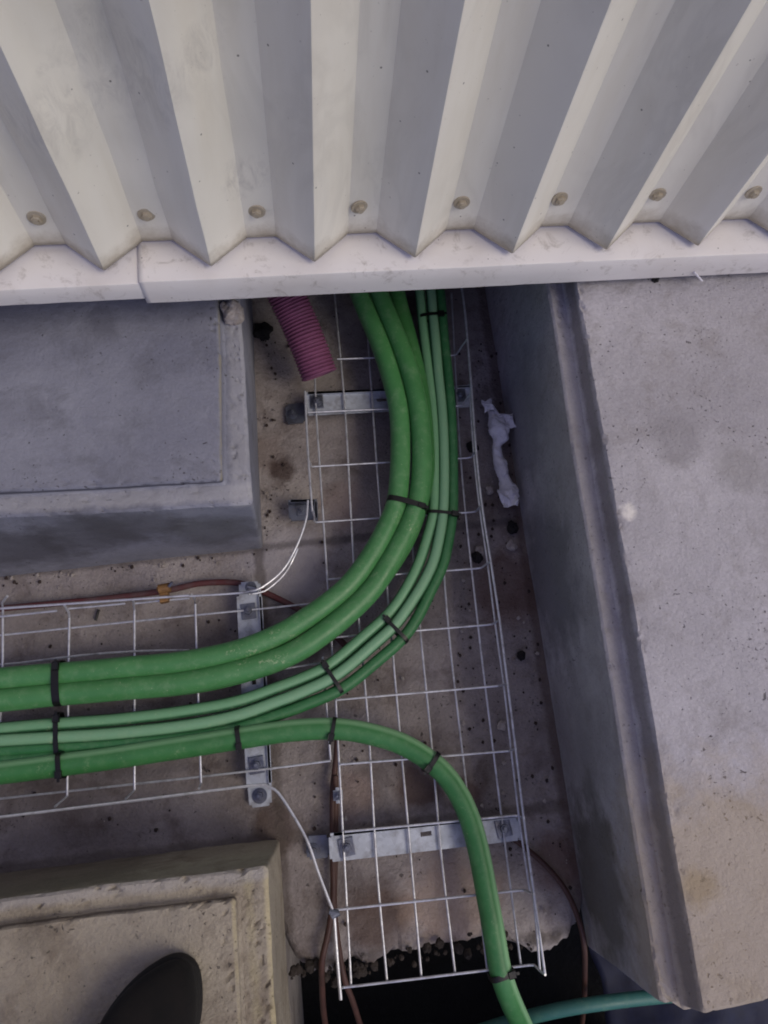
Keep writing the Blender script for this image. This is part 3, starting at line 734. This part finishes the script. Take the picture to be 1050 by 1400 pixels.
# ------------------------------------------------------------------ cables
def cable(name, pts, z, r, mat, label, group=None, zs=None, seg=20, cat='cable'):
    n = len(pts); pp = []
    for i, p in enumerate(pts):
        zz = p[2] if len(p) > 2 else z
        pp.append(P(p[0], p[1], zz))
    path = spline(pp, 0.006)
    for _ in range(3):
        path = [path[0]]+[(path[i-1]+path[i]*2+path[i+1])/4 for i in range(1, len(path)-1)]+[path[-1]]
    for i, p in enumerate(path):
        path[i] = p+Vector((nz(p, 9, r*900), nz(p, 9, r*900+7), 0.5*nz(p, 9, r*900+3)))*0.0016
    o = tube(name, path, r, mat, None, seg)
    return tag(o, label, cat, group)
ZA = 0.090
RA = 0.0168
cable('green_cable', [(470, 330), (482, 370), (495, 410), (520, 471), (535, 517), (545, 563), (547, 609), (546, 654), (542, 688), (535, 708), (522, 736), (502, 768), (478, 798), (449, 824), (413, 849), (380, 868), (324, 890), (244, 906), (164, 914), (80, 921), (0, 928), (-80, 934)],
      ZA, RA, 'cable_bright', 'thick bright green cable on the inside of the bend, nearest the magenta conduit')
cable('green_cable', [(498, 330), (509, 370), (522, 410), (547, 471), (562, 517), (572, 563), (576, 609), (576, 654), (571, 688), (564, 708), (552, 736), (533, 769), (510, 803), (479, 835), (440, 867), (394, 895), (324, 918), (244, 934), (164, 942), (80, 949), (0, 957), (-80, 962)],
      ZA+.001, RA, 'cable_bright', 'thick bright green cable second from the inside of the bend, speckled with pale scrapes')
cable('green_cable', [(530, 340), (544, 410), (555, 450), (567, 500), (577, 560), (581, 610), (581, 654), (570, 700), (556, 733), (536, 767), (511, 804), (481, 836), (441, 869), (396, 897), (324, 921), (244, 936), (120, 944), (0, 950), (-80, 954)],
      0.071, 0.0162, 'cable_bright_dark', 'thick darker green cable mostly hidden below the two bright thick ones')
cable('green_cable', [(562, 340), (573, 398), (577, 435), (585, 502), (592, 563), (595, 624), (594, 685), (591.5, 707), (584, 736), (574, 768), (558, 800), (534, 835), (500, 868), (452, 908), (414, 927), (380, 940), (324, 959), (244, 974), (164, 983), (80, 989), (0, 996), (-80, 1002)],
      0.068, 0.0092, 'cable_sage', 'thin sage green cable innermost of the thin three')
cable('green_cable', [(578, 340), (589, 398), (592, 435), (598.5, 502), (604, 563), (607, 624), (607, 685), (605, 709), (600, 736), (591, 770), (574, 805), (553, 837), (538, 856), (507, 883), (459, 924), (414, 946), (380, 959), (324, 979), (244, 994), (164, 1002), (80, 1007.5), (0, 1013), (-80, 1018)],
      0.071, 0.0096, 'cable_sage2', 'thin pale sage cable in the middle of the thin three, with a black mark')
cable('green_cable', [(592, 340), (601, 398), (605, 435), (611, 502), (616, 563), (619, 624), (619, 685), (617, 710), (613, 738), (606, 772), (589, 808), (572, 841), (551, 871), (517, 902), (469, 940), (414, 965), (380, 977), (324, 995), (244, 1009), (164, 1016), (80, 1021), (0, 1026), (-80, 1032)],
      0.065, 0.0092, 'cable_dark', 'thin dark green cable on the outside edge of the thin three')
cable('green_cable', [(590, 340, .06), (598, 420, .058), (606, 520, .057), (611, 620, .057), (610, 690, .057), (596, 760, .057), (560, 830, .057), (500, 885, .057), (440, 930, .057), (360, 975, .057), (244, 1018, .06), (164, 1030, .062), (80, 1034, .065), (0, 1040, .066), (-80, 1046, .066)],
      0.057, 0.0085, 'cable_dark', 'thin dark green cable at the very bottom, seen as a sliver at far left')
cable('green_cable', [(-80, 1068), (0, 1057), (80, 1046), (164, 1035), (244, 1023), (324, 1010), (380, 1001), (414, 998), (459, 997), (500, 1002), (544.6, 1015), (579, 1034), (606, 1056), (626, 1084), (642, 1118), (654, 1160), (664, 1211), (674, 1263), (681, 1307, .068), (687, 1335, .062), (699, 1369, .03), (713, 1402, -.03), (735, 1440, -.12), (770, 1490, -.25)],
      0.073, 0.0160, 'cable_stripe', 'green cable with a pale edge stripe bending away alone down into the dark hole')
t_ = cable('teal_cable', [(560, 1440, -.20), (640, 1415, -.16), (700, 1396, -.12), (760, 1382, -.09), (830, 1370, -.08), (900, 1363, -.10), (970, 1355, -.14), (1030, 1350, -.15), (1070, 1345, -.15), (1200, 1330, -.15)], -.1, 0.0105, 'cable_teal', 'turquoise cable crossing the dark hole at the bottom edge')
cable('brown_cable', [(461, 1000, .02), (459, 1040), (456, 1075), (455, 1108), (455, 1180), (455, 1232), (448, 1280), (440, 1314, .01), (441, 1360, -.05), (446, 1410, -.15), (455, 1450, -.3)], 0.014, 0.0045, 'brown', 'reddish brown cable left of its twin, dropping into the hole beside the near block', 'brown cables', seg=12)
cable('brown_cable', [(459, 1060, .02), (459, 1110), (458, 1180), (457, 1232), (460, 1273), (469, 1331, .012), (481, 1366, -.02), (493, 1402, -.1), (505, 1440, -.2)], 0.012, 0.0043, 'brown', 'reddish brown cable right of its twin, crossing under the tray corner into the hole', 'brown cables', seg=12)
cable('brown_cable', [(690, 1140, .006), (715, 1157, .006), (748, 1185, .006), (776, 1220, .005), (794, 1265, .005), (799, 1300, -.01), (799, 1345, -.1), (796, 1400, -.2), (790, 1440, -.3)], 0.005, 0.0042, 'brown', 'brown cable curving along the foot of the tall right block', 'brown cables', seg=12)
cable('maroon_cable', [(-60, 838), (0, 832), (120, 821), (225, 808), (270, 798), (320, 796), (345, 803), (380, 819), (415, 838), (450, 862), (480, 890)], 0.012, 0.0052, 'maroon', 'dusty maroon cable lying along the slab above the short left tray', seg=12)
# the black mark on the pale cable
# ------------------------------------------------------------------ cable ties
def tie(px, py, dirpx, a, b, z, label, head=1, wid=0.0024, tail=0.004):
    wid *= 1.3
    """strap round a bundle: a half width across, b half height, tangent of the bundle dirpx in photo pixels"""
    c = P(px, py, z); t = (P(px+dirpx[0], py+dirpx[1], z)-c).normalized(); s = t.cross(Vector((0, 0, 1))).normalized(); up = Vector((0, 0, 1))
    root = thing('cable_tie', c-Vector((0, 0, b)), label, 'cable tie', 'black cable ties')
    V, Fc = [], []; n = 44; th = 0.0013
    for i in range(n):
        q = 2*math.pi*i/n; e = 0.62
        cx = math.copysign(abs(math.cos(q))**e, math.cos(q)); cy = math.copysign(abs(math.sin(q))**e, math.sin(q))
        for da, k in ((0, -1), (0, 1), (th, 1), (th, -1)):
            V.append(c+s*(cx*(a+da))+up*(cy*(b+da))+t*(wid*k)+t*0.001*math.sin(q*2))
    for i in range(n):
        j = (i+1) % n
        for k in range(4): Fc.append((i*4+k, i*4+(k+1) % 4, j*4+(k+1) % 4, j*4+k))
    mesh('strap', V, Fc, 'tie', root, True)
    hp = c+s*(a*0.72*head)+up*(b*0.86+0.002)
    mb = MB(); mb.box(hp, s*0.0050, t*0.0044, up*0.0030, 0.0006)
    if tail: mb.box(hp+s*0.006*head+up*0.001, s*tail, t*0.0018, up*0.0006, 0)
    mb.build('lock_head', 'tie', root)
tie(81, 934, (10, -1), 0.0315, 0.0185, ZA, 'black cable tie around the two thick bright cables near the left edge', -1, 0.0040)
tie(80, 1004, (10, -1), 0.0305, 0.0125, 0.067, 'black cable tie around the thin cables near the left edge', -1, 0.0026)
tie(85, 1046, (10, -1.5), 0.0175, 0.0175, 0.073, 'black cable tie on the striped cable near the left edge', 1, 0.0026)
tie(327, 1009, (10, -1.5), 0.0165, 0.0168, 0.073, 'black cable tie on the striped cable just before the left bracket', 1, 0.0026)
tie(455, 997, (10, 2.2), 0.0168, 0.0168, 0.073, 'black cable tie on the striped cable where it crosses the long tray edge', 1, 0.0022)
tie(590, 1042, (10, 8.5), 0.0168, 0.0168, 0.073, 'black cable tie on the striped cable as it starts to turn down', 1, 0.0026)
tie(685, 1331, (2.4, 10), 0.0172, 0.0170, 0.062, 'black cable tie on the striped cable at the bottom edge of the tray', -1, 0.0028)
tie(556, 690, (-3, 10), 0.0325, 0.0185, ZA, 'thick black cable tie across both bright cables in the middle of the bend', -1, 0.0034)
tie(605, 703, (-1, 10), 0.0265, 0.0120, 0.068, 'thin black cable tie across the three thin cables beside the thick tie', -1, 0.0020)
tie(540, 861, (-10, 9.5), 0.0270, 0.0120, 0.068, 'black cable tie across the thin cables on the lower bend', 1, 0.0022)
tie(454, 926, (-10, 6.5), 0.0275, 0.0120, 0.068, 'black cable tie across the thin cables left of the lower bend', 1, 0.0022)
tie(590, 434, (1.2, 10), 0.0225, 0.0120, 0.068, 'black cable tie across the thin cables just below the flashing', -1, 0.0022)
# ------------------------------------------------------------------ magenta corrugated conduit
def conduit():
    root = thing('corrugated_conduit', P(420, 480, 0.06), 'magenta corrugated plastic conduit with an open end, hanging out under the flashing', 'conduit')
    p1 = P(437, 514, 0.085); p0 = P(398, 418, 0.135); d = (p0-p1).normalized()
    path = spline([p1, p1.lerp(p0, .5)+Vector((0.002, 0, 0)), p0, p0+d*0.10+Vector((-0.012, 0, 0.01)), p0+d*0.24+Vector((-0.05, 0.02, 0.0))], 0.0011)
    pr = 0.0060; L = 0.0; rad = []
    for i in range(len(path)):
        if i: L += (path[i]-path[i-1]).length
        rad.append(0.0290+0.0042*abs(math.sin(math.pi*L/pr))**0.8*1.0-0.001)
    V, Fc, U = tube_data(path, lambda t: rad[min(len(rad)-1, int(round(t*(len(rad)-1))))], 36, False)
    n = len(V)
    # inner wall and the end rim
    V2, F2, U2 = tube_data(path[:90], 0.0262, 36, False)
    V += V2; Fc += [tuple(reversed([i+n for i in f])) for f in F2]
    for k in range(36): Fc.append((k, n+k, n+(k+1) % 36, (k+1) % 36))
    mesh('pipe', V, Fc, 'conduit', root, True)
conduit()
# ------------------------------------------------------------------ brass clip on the rail
root = thing('brass_clip', P(225, 812, 0.05), 'small tarnished brass clip gripping the top rail of the short left tray', 'clip')
mb = MB(); mb.cyl(P(217, 806, 0.09)-Vector((0.0, 0, 0)), 0.0075, 0.018, (1, 0.12, 0), 14); mb.box(P(225, 817, 0.084), Vector((0.0065, 0.001, 0)), Vector((0, 0.008, 0)), Vector((0, 0, 0.007)), 0.0015)
mb.build('clip_body', 'copper', root, False)
mb = MB(); mb.cyl(P(231, 802, 0.098), 0.0024, 0.009, (0.6, 0.6, 0.4), 10); mb.build('clip_pin', 'bolt', root)
mb = MB(); mb.box(P(225, 812, 0.04), Vector((0.004, 0, 0)), Vector((0, 0.003, 0)), Vector((0, 0, 0.042)), 0.001); mb.build('clip_stem', 'copper', root)
# ------------------------------------------------------------------ crumpled wrap and rubble
def wrap():
    root = thing('plastic_wrap', P(690, 620, 0.0), 'crumpled strip of white plastic wrap lying against the foot of the right block', 'plastic wrap')
    pts = [P(667, 548, .030), P(674, 566, .034), P(681, 584, .038), P(682, 600, .034), P(678, 615, .028), P(682, 635, .028), P(688, 655, .028), P(694, 672, .026), P(697, 686, .024)]
    path = spline(pts, 0.0022)
    prof = [(0, .004), (.1, .006), (.2, .012), (.3, .017), (.38, .014), (.46, .009), (.6, .0105), (.75, .010), (.84, .011), (.9, .016), (.97, .016), (1, .011)]
    def r(t):
        for a, b in zip(prof, prof[1:]):
            if a[0] <= t <= b[0]: return a[1]+(b[1]-a[1])*(t-a[0])/(b[0]-a[0])
        return prof[-1][1]
    V, Fc, U = tube_data(path, r, 22, True, 0.8)
    W2 = []
    for v in V:
        e = 0.005*nz(v, 40, 3)+0.004*abs(nz(v, 120, 8))
        e2 = 0.006*nz(v, 60, 13)
        W2.append(v+Vector((e, e2, 0.5*e+0.003*nz(v, 90, 22))))
    mesh('wrap_sheet', W2, Fc, 'wrap', root, False)
    # loose flaps
    for (c, sz, sd_) in (((693, 574), .020, 1), ((697, 682), .020, 4), ((668, 556), .014, 9)):
        V, Fc = [], []; n = 7
        for i in range(n+1):
            for j in range(n+1):
                u, v = i/n-.5, j/n-.5
                p = P(c[0], c[1], .045)+Vector((u*sz*1.4, v*sz*1.7, 0))
                p += Vector((nz(p, 60, sd_), nz(p, 60, sd_+5), 1.6*nz(p, 70, sd_+9)))*0.009
                V.append(p)
        for i in range(n):
            for j in range(n): Fc.append((i*(n+1)+j, (i+1)*(n+1)+j, (i+1)*(n+1)+j+1, i*(n+1)+j+1))
        o = mesh('wrap_flap', V, Fc, 'wrap', root, False); md = o.modifiers.new('t', 'SOLIDIFY'); md.thickness = 0.0012
wrap()
def stone_data(c, r, seed, flat=0.7, sub=3):
    bm = bmesh.new(); bmesh.ops.create_icosphere(bm, subdivisions=sub, radius=1)
    V = []
    for v in bm.verts:
        d = v.co.normalized(); k = 1+0.45*noise.noise(d*1.4+Vector((seed, 0, 0)))+0.18*noise.noise(d*4+Vector((0, seed, 0)))
        V.append(Vector(c)+Vector((d.x*r*k, d.y*r*k*1.15, d.z*r*k*flat+r*flat*0.6)))
    Fc = [tuple(v.index for v in f.verts) for f in bm.faces]; bm.free(); return V, Fc
def stone(px, py, r, mat, label, seed):
    V, Fc = stone_data(P(px, py, 0), r, seed)
    return tag(mesh('rubble_chunk', V, Fc, mat, None, False), label, 'rubble', 'bits of rubble')
stone(655, 755, 0.008, 'stone', 'pale pebble of mortar beside the right rails of the long tray', 1.0)
stone(699, 747, 0.0085, 'stone', 'pale mortar crumb near the foot of the right block, below the plastic wrap', 2.0)
stone(669, 671, 0.007, 'stone', 'pale mortar crumb between tray rail and the lower end of the plastic wrap', 3.0)
stone(686, 992, 0.007, 'stone', 'pale mortar crumb between the right rails of the long tray', 5.0)
stone(712, 896, 0.007, 'soot', 'round black lump on the brown slab right of the tray', 6.0)
stone(646, 612, 0.010, 'soot', 'black lump under the right rail of the tray, level with the plastic wrap', 7.0)
stone(652, 762, 0.009, 'soot', 'black lump beneath the pale pebble at the tray rail', 8.0)
stone(700, 722, 0.010, 'soot', 'dark lump just below the lower end of the plastic wrap', 9.0)
stone(360, 455, 0.016, 'soot', 'black lump at the top beside the grey block, left of the magenta conduit', 10.0)
# grit
for kind_ in range(2):
  mb = MB()
  for i in range(110 if kind_ else 420):
      k = random.random()
      if k < 0.35: px, py = random.uniform(625, 700), random.uniform(470, 1180)
      elif k < 0.50:
          py = random.uniform(470, 1220); px = 682+(py-500)*0.14-abs(random.gauss(0, 14))
      elif k < 0.62: px, py = 362+abs(random.gauss(0, 18)), random.uniform(440, 760)
      elif k < 0.8: px, py = random.uniform(400, 760), random.uniform(700, 1290)
      elif k < 0.9:
          px = random.uniform(0, 350); py = 790-px*0.1+abs(random.gauss(0, 8))
      else: px, py = random.uniform(0, 360), random.uniform(790, 1150)
      V, Fc = stone_data(P(px, py, -0.001), random.choice([.0006, .0009, .0013, .0018, .0030] if kind_ == 0 else [.0008, .0012, .002, .0034]), i*1.3+kind_*77, 0.7, 1)
      mb.add(V, Fc)
  o = mb.build('slab_grit', 'grit' if kind_ == 0 else 'stone'); tag(o, 'dark brown grit strewn over the slab' if kind_ == 0 else 'pale mortar grains strewn over the slab', 'grit', None, 'stuff')
mb = MB()
for i in range(100):
    t = random.random()**1.3; px = 398+340*t; py = 1328-44*t+random.gauss(0, 6)+(8 if 440 < px < 500 else 0)
    zz = -0.006-max(0, (py-(1326-40*t)))*0.0016-random.random()*0.02
    V, Fc = stone_data(P(px, py, zz), random.choice([.001, .0015, .002, .003, .004, .0065]), i*1.7+300, 0.8, 2)
    mb.add(V, Fc)
tag(mb.build('crumbled_edge', 'crumb'), 'crumbled concrete bits along the broken edge of the slab', 'rubble', None, 'stuff')
def twig(px, py, ang, L, z, label):
    c = P(px, py, z); d = Vector((math.cos(ang), math.sin(ang), 0))
    tag(tube('black_offcut', [c-d*L/2, c+Vector((0, 0, .001))+d*L*.1, c+d*L/2], 0.0022, 'tie', None, 8), label, 'offcut')
twig(133, 841, 1.3, 0.018, 0.004, 'short black plastic offcut lying on the slab inside the left tray')
twig(720, 425, 0.0, 0.014, 0.15, 'thin dark splinter stuck to the shaded face of the right block')
# corner chunk and white splinters by the flashing
V, Fc = stone_data(P(320, 432, ZL), 0.016, 3.3, 1.1); tag(mesh('mortar_lump', V, Fc, 'stone', None, False), 'pale broken mortar lump on the corner rim of the grey block just under the flashing', 'rubble')
tag(tube('white_splinter', [P(949, 372, .355), P(960, 384, .335)], 0.0014, 'wrap', None, 6), 'thin white splinter poking out under the flashing above the right block', 'splinter')
V, Fc = stone_data(P(895, 383, ZS), 0.005, 4.3, .8); tag(mesh('mortar_crumb', V, Fc, 'soot', None, False), 'small dark crumb on the right block at the edge of the flashing', 'rubble')
# ------------------------------------------------------------------ navy tarpaulin deep in the hole
c = P(900, 1380, -.3)
V, Fc = [], []; n = 40
for i in range(n+1):
    for j in range(n+1):
        x = c.x-0.10+0.5*i/n; y = c.y-0.22+0.5*j/n
        x += 0.03*noise.noise(Vector((j*.12, 1, 0)))
        V.append((x, y, -.32+0.03*nz((x, y, 0), 9, 3)+0.012*nz((x, y, 0), 28, 6)))
for i in range(n):
    for j in range(n): Fc.append((i*(n+1)+j, (i+1)*(n+1)+j, (i+1)*(n+1)+j+1, i*(n+1)+j+1))
o = mesh('tarpaulin', V, Fc, 'tarp'); md = o.modifiers.new('t', 'SOLIDIFY'); md.thickness = 0.001
tag(o, 'navy blue tarpaulin crumpled down in the dark hole by the right block', 'tarpaulin')
# ------------------------------------------------------------------ the person standing on the near block: shoe and trouser leg
def shoe():
    toe = P(250, 1322, ZM+.01); toe.z = ZM; heel_dir = (P(150, 1520, ZM)-toe).normalized()
    s = Vector((-heel_dir.y, heel_dir.x, 0))
    root = thing('person', toe+heel_dir*0.15, 'person in a dark worn shoe and dark trousers standing on the stained block', 'person')
    def body(name, prof, zf, mat, n=28, zb=ZM):
        V, Fc = [], []
        for i, (u, wd, hh) in enumerate(prof):
            for k in range(n):
                a = 2*math.pi*k/n
                cx = math.copysign(abs(math.cos(a))**0.8, math.cos(a)); cy = math.copysign(abs(math.sin(a))**0.85, math.sin(a))
                V.append(toe+heel_dir*u+s*(cx*wd)+Vector((0, 0, zf+hh*(0.5+0.5*cy))))
            if i:
                b = (i-1)*n
                for k in range(n): Fc.append((b+k, b+(k+1) % n, b+n+(k+1) % n, b+n+k))
        Fc.append(tuple(range(n-1, -1, -1))); b = len(V)-n; Fc.append(tuple(b+k for k in range(n)))
        o = mesh(name, V, Fc, mat, root, True); md = o.modifiers.new('s', 'SUBSURF'); md.levels = md.render_levels = 2
        return o
    sole = [(-.012, .008, .016), (-.006, .020, .018), (.012, .034, .02), (.04, .048, .02), (.09, .057, .02), (.15, .045, .02), (.22, .040, .024), (.275, .036, .026), (.29, .024, .026)]
    up = [(-.009, .008, .018), (-.002, .019, .032), (.014, .032, .044), (.04, .046, .054), (.08, .054, .062), (.13, .043, .085), (.18, .040, .10), (.24, .037, .105), (.272, .030, .10), (.280, .018, .08)]
    body('shoe_sole', sole, 0.001, 'sole'); body('shoe_upper', up, 0.012, 'shoe')
    tube('toe_seam', spline([toe+heel_dir*.078+s*q+Vector((0, 0, hz)) for q, hz in ((-.052, .030), (-.040, .058), (-.018, .071), (0, .0735), (.018, .071), (.040, .058), (.052, .030))], .004), .0016, 'sole', root, 6)
    # laces
    for k in range(4):
        u = .075+.022*k; hh = .012+.064+.014*k
        tube('lace', [toe+heel_dir*u+s*(-.022)+Vector((0, 0, hh-.006)), toe+heel_dir*(u+.004)+Vector((0, 0, hh+.005)), toe+heel_dir*u+s*.022+Vector((0, 0, hh-.006))], .0026, 'trouser', root, 8)
    an = toe+heel_dir*0.215+Vector((0, 0, 0.085))
    leg = [an, an+Vector((-.01, .0, .10)), an+Vector((-.02, -.01, .28)), an+Vector((-.02, -.03, .46)), an+Vector((-.02, -.10, .66)), an+Vector((0.02, -.16, .86))]
    path = spline(leg, .02)
    V, Fc, U = tube_data(path, lambda t: .056+.03*t, 28, True)
    V = [v+Vector((nz(v, 14, 2), nz(v, 14, 5), 0))*0.012 for v in V]
    mesh('trouser_leg', V, Fc, 'trouser', root, True)
shoe()
